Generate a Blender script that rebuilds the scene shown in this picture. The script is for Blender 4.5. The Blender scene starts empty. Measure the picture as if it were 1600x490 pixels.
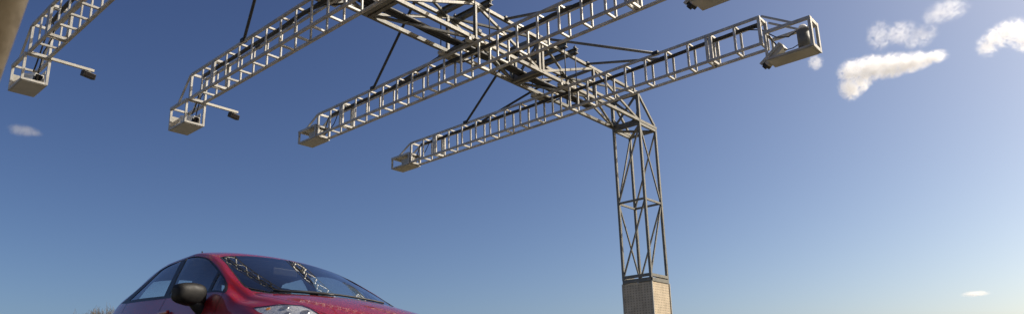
import bpy, bmesh, math, random
import numpy as np
from mathutils import Vector, Matrix
random.seed(7)
SC = bpy.context.scene
COL = SC.collection

# ---------------------------------------------------------------- camera
CAM_H = 0.18
F = Vector((-0.63038726, 0.7328389, 0.25604501))
R = Vector((0.75329355, 0.6571597, -0.026267))
U = Vector((0.18751194, -0.17631867, 0.96630792))
FPX, PPX, PPY = 1112.7, 800.0, 317.31
cd = bpy.data.cameras.new('camera')
cam = bpy.data.objects.new('camera', cd)
COL.objects.link(cam)
M = Matrix((R, U, -F)).transposed().to_4x4()
M.translation = (0, 0, CAM_H)
cam.matrix_world = M
cd.sensor_width = 36.0
cd.lens = FPX / 1600 * 36
cd.shift_y = (PPY - 245.0) / 1600
cd.clip_start = 0.05
cd.clip_end = 20000
cd.dof.use_dof = True
cd.dof.focus_distance = 12.0
cd.dof.aperture_fstop = 8.0
SC.camera = cam

def ray(px, py):
    """direction through a photograph pixel, unit depth along the lens axis"""
    return F + R * ((px - PPX) / FPX) + U * ((PPY - py) / FPX)

# ---------------------------------------------------------------- sky, sun, exposure
SUN_EL = math.radians(40)
SUN_AZ = math.radians(37)          # clockwise from +Y
w = bpy.data.worlds.new('World')
SC.world = w
w.use_nodes = True
nt = w.node_tree
nt.nodes.clear()
wo = nt.nodes.new('ShaderNodeOutputWorld')
bg = nt.nodes.new('ShaderNodeBackground')
sky = nt.nodes.new('ShaderNodeTexSky')
sky.sky_type = 'NISHITA'
sky.sun_disc = False
sky.sun_elevation = SUN_EL
sky.sun_rotation = SUN_AZ
sky.altitude = 400
sky.air_density = 0.7
sky.dust_density = 3.0
sky.ozone_density = 2
bg.inputs['Strength'].default_value = 0.0775
sep = nt.nodes.new('ShaderNodeSeparateColor')    # one tone curve per channel over the whole sky: deeper, polarised-looking blue
com = nt.nodes.new('ShaderNodeCombineColor')
nt.links.new(sky.outputs[0], sep.inputs[0])
for i_, (gm_, kk_) in enumerate(((1.47, 0.91), (1.45, 0.86), (1.25, 1.03))):
    pw_ = nt.nodes.new('ShaderNodeMath'); pw_.operation = 'POWER'; pw_.inputs[1].default_value = gm_
    ml_ = nt.nodes.new('ShaderNodeMath'); ml_.operation = 'MULTIPLY'; ml_.inputs[1].default_value = kk_
    nt.links.new(sep.outputs[i_], pw_.inputs[0]); nt.links.new(pw_.outputs[0], ml_.inputs[0]); nt.links.new(ml_.outputs[0], com.inputs[i_])
nt.links.new(com.outputs[0], bg.inputs[0])
nt.links.new(bg.outputs[0], wo.inputs[0])
sd = bpy.data.lights.new('sun', 'SUN')
sd.energy = 5.0
sd.angle = math.radians(0.5)
sd.color = (1.0, 0.94, 0.85)
sun = bpy.data.objects.new('sun', sd)
COL.objects.link(sun)
sdir = Vector((math.sin(SUN_AZ) * math.cos(SUN_EL), math.cos(SUN_AZ) * math.cos(SUN_EL), math.sin(SUN_EL)))
sun.rotation_euler = sdir.to_track_quat('Z', 'Y').to_euler()
SC.view_settings.view_transform = 'Standard'
SC.view_settings.look = 'None'
SC.view_settings.gamma = 1
SC.view_settings.exposure = 0
SC.cycles.volume_bounces = 14
SC.cycles.max_bounces = 16
SC.cycles.transparent_max_bounces = 16

# ---------------------------------------------------------------- materials
def new_mat(name):
    m = bpy.data.materials.new(name)
    m.use_nodes = True
    return m, m.node_tree, m.node_tree.nodes['Principled BSDF']

def metal(name, c1, c2, rough=0.45, metallic=0.4, scale=6.0, bump=0.0, rscale=30.0):
    m, t, b = new_mat(name)
    tc = t.nodes.new('ShaderNodeTexCoord')
    no = t.nodes.new('ShaderNodeTexNoise')
    no.inputs['Scale'].default_value = scale
    no.inputs['Detail'].default_value = 6
    no.inputs['Roughness'].default_value = 0.65
    oi = t.nodes.new('ShaderNodeObjectInfo')
    add = t.nodes.new('ShaderNodeVectorMath'); add.operation = 'ADD'
    t.links.new(tc.outputs['Object'], add.inputs[0])
    t.links.new(oi.outputs['Location'], add.inputs[1])
    t.links.new(add.outputs[0], no.inputs['Vector'])
    r = t.nodes.new('ShaderNodeValToRGB')
    r.color_ramp.elements[0].position = 0.34; r.color_ramp.elements[0].color = (*c1, 1)
    r.color_ramp.elements[1].position = 0.66; r.color_ramp.elements[1].color = (*c2, 1)
    t.links.new(no.outputs[0], r.inputs[0])
    t.links.new(r.outputs[0], b.inputs['Base Color'])
    b.inputs['Metallic'].default_value = metallic
    n2 = t.nodes.new('ShaderNodeTexNoise')
    n2.inputs['Scale'].default_value = rscale
    t.links.new(add.outputs[0], n2.inputs['Vector'])
    mr = t.nodes.new('ShaderNodeMapRange')
    mr.inputs[3].default_value = rough - 0.12; mr.inputs[4].default_value = rough + 0.12
    t.links.new(n2.outputs[0], mr.inputs[0])
    t.links.new(mr.outputs[0], b.inputs['Roughness'])
    if bump:
        bp = t.nodes.new('ShaderNodeBump'); bp.inputs['Strength'].default_value = bump
        bp.inputs['Distance'].default_value = 0.004
        t.links.new(n2.outputs[0], bp.inputs['Height'])
        t.links.new(bp.outputs[0], b.inputs['Normal'])
    return m

MAT = {}
MAT['alu'] = metal('aluminium', (0.31, 0.30, 0.275), (0.53, 0.52, 0.485), 0.42, 0.15, 5)
MAT['steel'] = metal('galvanised_steel', (0.085, 0.078, 0.062), (0.20, 0.19, 0.16), 0.5, 0.25, 4, 0.15)
MAT['steel_dark'] = metal('weathered_steel', (0.13, 0.128, 0.115), (0.20, 0.195, 0.17), 0.55, 0.3, 5, 0.15)
MAT['dark'] = metal('dark_metal', (0.025, 0.026, 0.028), (0.05, 0.05, 0.052), 0.5, 0.4, 8)
MAT['black'] = metal('black_rubber', (0.008, 0.008, 0.009), (0.018, 0.018, 0.019), 0.55, 0.0, 10)
MAT['panel'] = metal('sheet_metal', (0.36, 0.345, 0.30), (0.46, 0.44, 0.385), 0.5, 0.2, 3)
MAT['white'] = metal('white_housing', (0.70, 0.69, 0.66), (0.80, 0.79, 0.76), 0.4, 0.0, 4)
MAT['lens'] = metal('lens_glass', (0.004, 0.004, 0.006), (0.008, 0.008, 0.012), 0.15, 0.0, 4)
MAT['post'] = metal('old_galvanised', (0.20, 0.165, 0.12), (0.40, 0.34, 0.26), 0.65, 0.1, 9, 0.4)

def perforated():
    m, t, b = new_mat('perforated_sheet')
    tc = t.nodes.new('ShaderNodeTexCoord')
    sep = t.nodes.new('ShaderNodeSeparateXYZ')
    t.links.new(tc.outputs['Object'], sep.inputs[0])
    def cell(out, pitch):
        d = t.nodes.new('ShaderNodeMath'); d.operation = 'DIVIDE'; d.inputs[1].default_value = pitch
        t.links.new(out, d.inputs[0])
        f = t.nodes.new('ShaderNodeMath'); f.operation = 'FRACT'; t.links.new(d.outputs[0], f.inputs[0])
        s = t.nodes.new('ShaderNodeMath'); s.operation = 'SUBTRACT'; s.inputs[1].default_value = 0.5
        t.links.new(f.outputs[0], s.inputs[0])
        return s.outputs[0]
    cv = t.nodes.new('ShaderNodeCombineXYZ')
    t.links.new(cell(sep.outputs['X'], 0.075), cv.inputs[0])
    t.links.new(cell(sep.outputs['Z'], 0.058), cv.inputs[1])
    ln = t.nodes.new('ShaderNodeVectorMath'); ln.operation = 'LENGTH'
    t.links.new(cv.outputs[0], ln.inputs[0])
    mr = t.nodes.new('ShaderNodeMapRange'); mr.interpolation_type = 'SMOOTHSTEP'
    mr.inputs[1].default_value = 0.15; mr.inputs[2].default_value = 0.24
    t.links.new(ln.outputs['Value'], mr.inputs[0])
    no = t.nodes.new('ShaderNodeTexNoise'); no.inputs['Scale'].default_value = 5; no.inputs['Detail'].default_value = 6
    t.links.new(tc.outputs['Object'], no.inputs['Vector'])
    r = t.nodes.new('ShaderNodeValToRGB')
    r.color_ramp.elements[0].position = 0.35; r.color_ramp.elements[0].color = (0.41, 0.335, 0.235, 1)
    r.color_ramp.elements[1].position = 0.65; r.color_ramp.elements[1].color = (0.56, 0.465, 0.335, 1)
    t.links.new(no.outputs[0], r.inputs[0])
    mx = t.nodes.new('ShaderNodeMix'); mx.data_type = 'RGBA'
    mx.inputs[6].default_value = (0.19, 0.155, 0.11, 1)
    t.links.new(mr.outputs[0], mx.inputs[0]); t.links.new(r.outputs[0], mx.inputs[7])
    t.links.new(mx.outputs[2], b.inputs['Base Color'])
    bp = t.nodes.new('ShaderNodeBump'); bp.inputs['Strength'].default_value = 0.5; bp.inputs['Distance'].default_value = 0.006
    t.links.new(mr.outputs[0], bp.inputs['Height']); t.links.new(bp.outputs[0], b.inputs['Normal'])
    b.inputs['Roughness'].default_value = 0.5; b.inputs['Metallic'].default_value = 0.2
    return m
MAT['perf'] = perforated()

# ---------------------------------------------------------------- mesh helpers
_cache = {}
def link(name, me, parent=None, mat=None):
    o = bpy.data.objects.new(name, me)
    COL.objects.link(o)
    if parent is not None:
        o.parent = parent
    if mat is not None and me is not None and not me.materials:
        me.materials.append(MAT[mat] if isinstance(mat, str) else mat)
    return o

def empty(name, loc, label=None, cat=None, group=None, kind=None):
    o = bpy.data.objects.new(name, None)
    COL.objects.link(o)
    o.location = loc
    o.empty_display_size = 0.2
    return tag(o, label, cat, group, kind)

def tag(o, label=None, cat=None, group=None, kind=None):
    if label: o['label'] = label
    if cat: o['category'] = cat
    if group: o['group'] = group
    if kind: o['kind'] = kind
    return o

def box_mesh(l, w, h, mat, bev=0.0):
    key = ('box', round(l, 4), round(w, 4), round(h, 4), mat, bev)
    if key in _cache: return _cache[key]
    bm = bmesh.new()
    bmesh.ops.create_cube(bm, size=1)
    bmesh.ops.scale(bm, vec=(l, w, h), verts=bm.verts)
    if bev:
        bmesh.ops.bevel(bm, geom=bm.edges[:], offset=bev, segments=2, affect='EDGES', profile=0.6)
    me = bpy.data.meshes.new('box'); bm.to_mesh(me); bm.free()
    me.materials.append(MAT[mat])
    _cache[key] = me
    return me

def tube_mesh(l, r, mat, n=12, r2=None):
    key = ('tube', round(l, 4), round(r, 4), mat, n, r2)
    if key in _cache: return _cache[key]
    bm = bmesh.new()
    bmesh.ops.create_cone(bm, cap_ends=True, segments=n, radius1=r, radius2=r if r2 is None else r2, depth=l)
    bmesh.ops.rotate(bm, cent=(0, 0, 0), matrix=Matrix.Rotation(math.pi / 2, 3, 'Y'), verts=bm.verts)
    for f in bm.faces: f.smooth = len(f.verts) == 4
    me = bpy.data.meshes.new('tube'); bm.to_mesh(me); bm.free()
    me.materials.append(MAT[mat])
    _cache[key] = me
    return me

def orient(a, b, up=Vector((0, 0, 1))):
    x = (b - a).normalized()
    if abs(x.dot(up)) > 0.98: up = Vector((1, 0, 0))
    y = up.cross(x).normalized()
    z = x.cross(y)
    return Matrix((x, y, z)).transposed()

def bar(name, a, b, w, h, mat, parent, up=Vector((0, 0, 1))):
    a, b = Vector(a), Vector(b)
    o = link(name, box_mesh((b - a).length, w, h, mat), parent)
    m = orient(a, b, up).to_4x4(); m.translation = (a + b) / 2
    o.matrix_basis = m
    return o

def pipe(name, a, b, r, mat, parent, n=12, r2=None):
    a, b = Vector(a), Vector(b)
    o = link(name, tube_mesh((b - a).length, r, mat, n, r2), parent)
    m = orient(a, b).to_4x4(); m.translation = (a + b) / 2
    o.matrix_basis = m
    return o

def block(name, c, size, mat, parent, rot=None, bev=0.0):
    o = link(name, box_mesh(*size, mat, bev), parent)
    o.location = c
    if rot is not None: o.rotation_euler = rot
    return o

def poly_plate(name, pts, thick, axis, mat, parent, loc):
    """flat plate from a 2-D outline, extruded along x ('x': pts are y,z) or y ('y': pts are x,z)"""
    bm = bmesh.new()
    def v(p, d):
        return bm.verts.new((d, p[0], p[1]) if axis == 'x' else (p[0], d, p[1]))
    a = [v(p, -thick / 2) for p in pts]; b = [v(p, thick / 2) for p in pts]
    bm.faces.new(a); bm.faces.new(b[::-1])
    for i in range(len(pts)):
        j = (i + 1) % len(pts)
        bm.faces.new((a[j], a[i], b[i], b[j]))
    bmesh.ops.recalc_face_normals(bm, faces=bm.faces)
    me = bpy.data.meshes.new(name); bm.to_mesh(me); bm.free()
    o = link(name, me, parent, mat); o.location = loc
    return o

def gusset_pts(sx, sz, s):
    """corner plate with a concave inner edge"""
    n = 6
    pts = [(0, 0), (sx * s, 0)]
    for i in range(1, n):
        a = i / n * math.pi / 2
        pts.append((sx * s * (1 - math.sin(a)), sz * s * (1 - math.cos(a))))
    pts.append((0, sz * s))
    return pts

def sweep(name, pts, r, mat, parent=None, n=8):
    """tube along a list of points"""
    bm = bmesh.new(); rings = []
    pts = [Vector(p) for p in pts]
    for i, p in enumerate(pts):
        d = (pts[min(i + 1, len(pts) - 1)] - pts[max(i - 1, 0)])
        m = orient(Vector((0, 0, 0)), d)
        rr = r[i] if isinstance(r, (list, tuple)) else r
        rings.append([bm.verts.new(p + m @ Vector((0, math.cos(k / n * 2 * math.pi) * rr, math.sin(k / n * 2 * math.pi) * rr))) for k in range(n)])
    for a, b in zip(rings, rings[1:]):
        for k in range(n):
            f = bm.faces.new((a[k], a[(k + 1) % n], b[(k + 1) % n], b[k])); f.smooth = True
    bm.faces.new(rings[0][::-1]); bm.faces.new(rings[-1])
    bmesh.ops.recalc_face_normals(bm, faces=bm.faces)
    me = bpy.data.meshes.new(name); bm.to_mesh(me); bm.free()
    return link(name, me, parent, mat)

# ---------------------------------------------------------------- ground and road
FALL = math.tan(math.radians(1.7))
CAR_Y = 3.33
def gz(y):
    """height of the road and verge across the carriageway"""
    return -(min(max(y, 0.7), 13.6) - CAR_Y) * FALL

def ground_mat():
    m, t, b = new_mat('dry_grass')
    tc = t.nodes.new('ShaderNodeTexCoord')
    n1 = t.nodes.new('ShaderNodeTexNoise'); n1.inputs['Scale'].default_value = 0.25; n1.inputs['Detail'].default_value = 8
    n2 = t.nodes.new('ShaderNodeTexNoise'); n2.inputs['Scale'].default_value = 9; n2.inputs['Detail'].default_value = 8
    t.links.new(tc.outputs['Object'], n1.inputs['Vector']); t.links.new(tc.outputs['Object'], n2.inputs['Vector'])
    ad = t.nodes.new('ShaderNodeMath'); ad.operation = 'ADD'
    t.links.new(n1.outputs[0], ad.inputs[0]); t.links.new(n2.outputs[0], ad.inputs[1])
    r = t.nodes.new('ShaderNodeValToRGB')
    r.color_ramp.elements[0].position = 0.75; r.color_ramp.elements[0].color = (0.055, 0.05, 0.022, 1)
    r.color_ramp.elements[1].position = 1.2; r.color_ramp.elements[1].color = (0.15, 0.12, 0.06, 1)
    t.links.new(ad.outputs[0], r.inputs[0]); t.links.new(r.outputs[0], b.inputs['Base Color'])
    b.inputs['Roughness'].default_value = 0.95
    bp = t.nodes.new('ShaderNodeBump'); bp.inputs['Distance'].default_value = 0.05
    t.links.new(n2.outputs[0], bp.inputs['Height']); t.links.new(bp.outputs[0], b.inputs['Normal'])
    return m
def asphalt_mat():
    m, t, b = new_mat('asphalt')
    tc = t.nodes.new('ShaderNodeTexCoord')
    n2 = t.nodes.new('ShaderNodeTexNoise'); n2.inputs['Scale'].default_value = 60; n2.inputs['Detail'].default_value = 6
    n1 = t.nodes.new('ShaderNodeTexNoise'); n1.inputs['Scale'].default_value = 0.7; n1.inputs['Detail'].default_value = 6
    t.links.new(tc.outputs['Object'], n2.inputs['Vector']); t.links.new(tc.outputs['Object'], n1.inputs['Vector'])
    ad = t.nodes.new('ShaderNodeMath'); ad.operation = 'ADD'
    t.links.new(n1.outputs[0], ad.inputs[0]); t.links.new(n2.outputs[0], ad.inputs[1])
    r = t.nodes.new('ShaderNodeValToRGB')
    r.color_ramp.elements[0].position = 0.7; r.color_ramp.elements[0].color = (0.04, 0.039, 0.037, 1)
    r.color_ramp.elements[1].position = 1.3; r.color_ramp.elements[1].color = (0.085, 0.082, 0.077, 1)
    t.links.new(ad.outputs[0], r.inputs[0]); t.links.new(r.outputs[0], b.inputs['Base Color'])
    b.inputs['Roughness'].default_value = 0.85
    bp = t.nodes.new('ShaderNodeBump'); bp.inputs['Distance'].default_value = 0.004
    t.links.new(n2.outputs[0], bp.inputs['Height']); t.links.new(bp.outputs[0], b.inputs['Normal'])
    return m
MAT['grass'] = ground_mat(); MAT['asphalt'] = asphalt_mat()
MAT['paint'] = metal('road_paint', (0.55, 0.55, 0.53), (0.8, 0.8, 0.77), 0.7, 0.0, 20)

def strip(name, ys, x0, x1, mat, dz, nx=1):
    bm = bmesh.new()
    rows = []
    for i in range(nx + 1):
        x = x0 + (x1 - x0) * i / nx
        rows.append([bm.verts.new((x, y, gz(y) + dz)) for y in ys])
    for a, b in zip(rows, rows[1:]):
        for k in range(len(ys) - 1):
            bm.faces.new((a[k], b[k], b[k + 1], a[k + 1]))
    me = bpy.data.meshes.new(name); bm.to_mesh(me); bm.free()
    return link(name, me, None, mat)
tag(strip('ground', [-9000, -200, -10, 0.7, 13.6, 30, 200, 9000], -9000, 9000, 'grass', -0.03, 8), 'dry winter grass verge reaching to the horizon', kind='structure')
tag(strip('road', [1.2, 13.2], -3000, 3000, 'asphalt', 0.0), 'grey asphalt carriageway under the gantry', kind='structure')
rd = bpy.data.objects['road']
for k, y in enumerate((1.55, 12.85)):
    strip('edge_line', [y - 0.06, y + 0.06], -400, 400, 'paint', 0.004).parent = rd
for y in (5.2, 9.0):
    for i in range(-6, 7):
        strip('lane_dash', [y - 0.06, y + 0.06], i * 9 - 4, i * 9 - 1, 'paint', 0.004).parent = rd

# ---------------------------------------------------------------- gantry: box truss on two lattice towers
TX, TW, ZT, TH = -8.851, 0.722, 6.413, 0.718
TYF, TD, Z0 = 14.22, 0.741, 2.64
NY = [-0.95, 0.95, 2.85, 4.75, 6.65, 8.55, 10.45, 12.35, 14.22]
XL, XR, ZB_, ZU = TX, TX + TW, ZT, ZT + TH
ARM_Y = [2.934, 5.619, 8.491, 11.213]
AZ, AH, AW, AS = 5.803, 0.498, 0.292, 0.45

gbase = Vector(((XL + XR) / 2, TYF + TD / 2, gz(15)))
G = empty('gantry', gbase, 'tall steel gantry of box truss and lattice tower with perforated base', 'gantry')
def g(p): return Vector(p) - gbase
def gbar(name, a, b, w, h, mat): return bar(name, g(a), g(b), w, h, mat, G)
def gblock(name, c, s, mat): return block(name, g(c), s, mat, G)
Y_0, Y_1 = NY[0] - TD, TYF + TD
for x in (XL, XR):
    gbar('bottom_chord', (x, Y_0 - .04, ZB_), (x, Y_1 + .04, ZB_), .066, .066, 'steel')
    gbar('top_chord', (x, NY[0], ZU), (x, TYF, ZU), .06, .06, 'steel')
    gbar('end_raker', (x, TYF + .02, ZU), (x, Y_1 - .02, ZB_ + .05), .05, .05, 'steel_dark')
    gbar('end_raker', (x, NY[0] - .02, ZU), (x, Y_0 + .02, ZB_ + .05), .05, .05, 'steel_dark')
for i, y in enumerate(NY):
    bulk = i % 2 == 0
    if not bulk:
        for x in (XL, XR):
            gbar('post', (x, y, ZB_), (x, y, ZU), .055, .055, 'steel')
        gbar('cross_tie', (XL, y + .01, ZB_), (XR, y + .01, ZB_), .05, .05, 'steel_dark')
        if i == 7: gbar('cross_tie', (XL, y + .01, ZU), (XR, y + .01, ZU), .05, .06, 'steel_dark')
    else:
        for dy in ((-.055, .055) if 0 < i < 8 else (.0,)):
            yy = y + dy
            for x, s in ((XL, 1), (XR, -1)):
                gbar('post', (x, yy, ZB_), (x, yy, ZU), .055, .075, 'steel')
                for z, t in ((ZB_, 1), (ZU, -1)):
                    poly_plate('gusset_plate', gusset_pts(s, t, .24), .012, 'y', 'steel', G, g((x + s * .03, yy + .01, z + t * .04)))
            for z in (ZB_, ZU):
                gbar('cross_beam', (XL, yy + .003, z - .004), (XR, yy + .003, z - .004), .07, .085, 'steel')
        for a, b in (((XL, ZB_), (XR, ZU)), ((XR, ZB_), (XL, ZU))):
            gbar('cross_brace', (a[0], y + (.012 if a[0] == XL else -.012), a[1]), (b[0], y + (.012 if a[0] == XL else -.012), b[1]), .02, .06, 'steel')
for i in range(8):
    y0, y1 = NY[i], NY[i + 1]
    e = i % 2 == 0
    for x in (XL, XR):
        a, b = ((x, y0, ZB_), (x, y1, ZU)) if e else ((x, y0, ZU), (x, y1, ZB_))
        gbar('diagonal_brace', a, b, .04, .05, 'steel')
    a, b = ((XL, y0, ZB_ + .006), (XR, y1, ZB_ + .006)) if e else ((XR, y0, ZB_ + .006), (XL, y1, ZB_ + .006))
    gbar('diagonal_brace', a, b, .045, .042, 'steel_dark')
    a, b = ((XR, y0, ZU + .006), (XL, y1, ZU + .006)) if e else ((XL, y0, ZU + .006), (XR, y1, ZU + .006))
    gbar('diagonal_brace', a, b, .045, .042, 'steel_dark')

def ibeam_mesh(l, w, h):
    key = ('ibeam', l, w, h)
    if key in _cache: return _cache[key]
    t = .012
    pr = [(-w/2, -h/2), (w/2, -h/2), (w/2, -h/2 + t), (t/2, -h/2 + t), (t/2, h/2 - t), (w/2, h/2 - t), (w/2, h/2), (-w/2, h/2), (-w/2, h/2 - t), (-t/2, h/2 - t), (-t/2, -h/2 + t), (-w/2, -h/2 + t)]
    bm = bmesh.new()
    a = [bm.verts.new((-l/2, p[0], p[1])) for p in pr]; b = [bm.verts.new((l/2, p[0], p[1])) for p in pr]
    bm.faces.new(a[::-1]); bm.faces.new(b)
    for i in range(12): bm.faces.new((a[i], a[(i + 1) % 12], b[(i + 1) % 12], b[i]))
    bmesh.ops.recalc_face_normals(bm, faces=bm.faces)
    me = bpy.data.meshes.new('ibeam'); bm.to_mesh(me); bm.free(); me.materials.append(MAT['steel_dark'])
    _cache[key] = me
    return me
for ay in ARM_Y:
    for dy in (-.035, AW + .055):
        o = link('hanger_beam', ibeam_mesh(TW + .30, .10, .11), G)
        o.location = g((XL + TW / 2, ay + dy, ZU + .10))
        for x in (XL - .09, XR + .09):
            r_ = pipe('hanger_rod', g((x, ay + dy, AZ + AH + .03)), g((x, ay + dy, ZU + .24)), .011, 'dark', G, 8)
            for z in (.158, .19, .03):
                n_ = link('nut', box_mesh(.03, .05, .05, 'dark'), r_)
                n_.location = (( ZU + z - (AZ + AH + .03 + ZU + .24) / 2), 0, 0)
    for x in (XL, XR):
        gblock('saddle_bracket', (x, ay + AW / 2, ZB_ - .075), (.11, AW + .30, .055), 'panel')
        gblock('saddle_plate', (x, ay + AW / 2, AZ + AH + .035), (.26, AW + .14, .014), 'steel')

def tower(yn, base_z):
    """lattice tower; yn = near face"""
    yf = yn + TD
    zt, zm, z0 = ZB_ - .10, 4.48, Z0
    c = {'l': (XL, yn), 'n': (XR, yn), 'r': (XR, yf), 'b': (XL, yf)}
    P = lambda k, z: (c[k][0], c[k][1], z)
    for k in 'lnrb':
        gbar('leg', P(k, z0 - .02), P(k, zt + .06), .058, .058, 'steel_dark')
    for z, s in ((zt + .03, .06), (zm, .045), (z0 + .05, .065), (z0 - .055, .085)):
        for a, b in (('l', 'n'), ('n', 'r'), ('r', 'b'), ('b', 'l')):
            dz = .003 if a in 'lr' else -.003
            gbar('ring_beam', P(a, z + dz), P(b, z + dz), s - .006, s, 'steel_dark')
    gbar('cross_brace', P('l', zt + .01), P('r', zt + .01), .045, .05, 'steel_dark')
    gbar('cross_brace', P('n', zt - .005), P('b', zt - .005), .045, .05, 'steel_dark')
    d = .018
    for zhi, zlo, prs in ((zt, zm, (('n', 'l'), ('b', 'l'), ('n', 'r'), ('r', 'b'))), (zm, z0 + .05, (('n', 'l'), ('l', 'b'), ('r', 'b'), ('r', 'n')))):
        for a, b in prs:
            gbar('diagonal_brace', P(a, zhi), P(b, zlo), .032, .032, 'steel_dark')
    for a, sx in (('l', 1), ('n', -1)):
        poly_plate('gusset_plate', gusset_pts(sx, 1, .20), .012, 'y', 'steel', G, g((c[a][0] + sx * .03, yn - .045, ZB_ + .03)))
    # perforated cladding round the foot
    hz = z0 - .11 - base_z
    m = .0
    for (x, y, rz, wd) in ((XL + TW/2, yn - m - .02, 0, TW + .045), (XL + TW/2, yf + m + .02, 0, TW + .045), (XL - m - .02, yn + TD/2, math.pi/2, TD + .025), (XR + m + .02, yn + TD/2, math.pi/2, TD + .025)):
        o = link('cladding_panel', box_mesh(wd, .012, hz, 'perf'), G)
        o.location = g((x, y, base_z + hz / 2)); o.rotation_euler = (0, 0, rz)
    for k, (x, y) in c.items():
        sx = -1 if k in 'lb' else 1; sy = -1 if k in 'ln' else 1
        gbar('corner_angle', (x + sx * (m + .028), y + sy * (m + .028), base_z), (x + sx * (m + .028), y + sy * (m + .028), z0 - .10), .028, .028, 'panel')
    gblock('footing', (XL + TW / 2, yn + TD / 2, base_z + .02), (1.5, 1.5, .16), 'panel')
tower(TYF, gz(15))
tower(NY[0] - TD, gz(0))

# power cables lying in the truss
cb = empty('cable_bundle', (XL + .35 * TW, 6.5, ZB_), 'thick black cable bundle running inside the box truss', 'cable')
cpts = [(random.uniform(-.008, .008), -7.2 + i * .45, .09 + random.uniform(-.012, .012)) for i in range(31)]
sweep('cable', cpts, .055, 'black', cb)
sweep('cable', [(x + .085 + random.uniform(-.01, .01), y, z - .02 + random.uniform(-.015, .015)) for x, y, z in cpts], .035, 'black', cb)
sweep('cable', [(x - .07 + random.uniform(-.01, .01), y, z - .01 + random.uniform(-.015, .015)) for x, y, z in cpts], .03, 'black', cb)

# ---------------------------------------------------------------- ladder arms
def frame_ring(root, x, mat='alu', d=.05, post='frame_post', rung='frame_rung'):
    for y in (0, AW): bar(post, (x, y, .02), (x, y, AH - .02), d, .055, mat, root)
    for z in (0, AH): bar(rung, (x, .02, z), (x, AW - .02, z), d, .045, mat, root)

def cage(root, x0, sgn, L, z0, z1, near_panel=False, roof=False):
    """open box at the arm's end; children of a 'camera_cage' part"""
    x1 = x0 + sgn * L
    cg = link('camera_cage', box_mesh(L - .03, AW + .05, .016, 'panel'), root)      # floor sheet is the part's own mesh
    c0 = Vector(((x0 + x1) / 2, AW / 2, z0 - .024)); cg.location = c0
    q = lambda x, y, z: Vector((x, y, z)) - c0
    ya, yb = -.03, AW + .03
    for y in (ya, yb):
        for x in (x0 + sgn * .02, x1):
            bar('cage_post', q(x, y, z0 - .015), q(x, y, z1), .038, .038, 'alu', cg)
        bar('cage_rail', q(x0, y, z1), q(x1 + sgn * .02, y, z1), .05, .05, 'alu', cg)
        bar('cage_rail', q(x0, y, z0), q(x1 + sgn * .02, y, z0), .036, .03, 'alu', cg)
        bar('cage_brace', q(x0, y * .9 + .014, AH - .01), q(x0 + sgn * L * .68, y * .9 + .014, z1), .032, .032, 'alu', cg)
    for x in (x0 + sgn * .02, x1):
        for z in (z0, z1):
            bar('cage_rail', q(x, ya, z + .002), q(x, yb, z + .002), .036, .036, 'alu', cg)
    if sgn > 0:                                  # wide flat end frame
        for y in (ya + .012, yb - .012): block('end_plate', q(x1 + .026, y, (z0 + z1) / 2), (.008, .07, z1 - z0 + .05), 'alu', cg)
        for z in (z0 + .008, z1 - .008): block('end_plate', q(x1 + .024, AW / 2, z), (.008, AW - .02, .065), 'alu', cg)
    if near_panel:
        block('side_panel', q((x0 + x1) / 2 + sgn * L * .12, yb + .006, z0 + (z1 - z0) * .36), (L * .7, .008, (z1 - z0) * .66), 'panel', cg)
        block('end_panel', q(x1 - sgn * .002, AW / 2, z0 + (z1 - z0) * .36), (.008, AW + .02, (z1 - z0) * .6), 'panel', cg)
    if roof:
        block('roof_panel', q((x0 + x1) / 2, AW / 2, z1 + .022), (L * .95, AW + .04, .008), 'panel', cg)
    return cg

def camera_unit(loc, yaw, pitch, label, s=1.0, hm='white'):
    c = empty('camera', loc, label, 'camera', 'traffic cameras on the arms')
    c.rotation_euler = (0, pitch, yaw)     # looks along local +x
    block('housing', (0, 0, 0), (.40 * s, .13 * s, .12 * s), hm, c, bev=.012)
    block('sunshade', (.03 * s, 0, .072 * s), (.46 * s, .155 * s, .012), hm, c)
    for y in (-1, 1): block('sunshade_cheek', (.03 * s, y * .0755 * s, .045 * s), (.455 * s, .008, .05 * s), hm, c)
    block('bezel', (.215 * s, 0, 0), (.05 * s, .128 * s, .118 * s), 'black', c)
    pipe('lens', (.22 * s, 0, 0), (.27 * s, 0, 0), .045 * s, 'lens', c, 16)
    block('mount', (-.04 * s, 0, -.10 * s), (.05, .05, .10 * s), 'dark', c)
    return c

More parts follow.
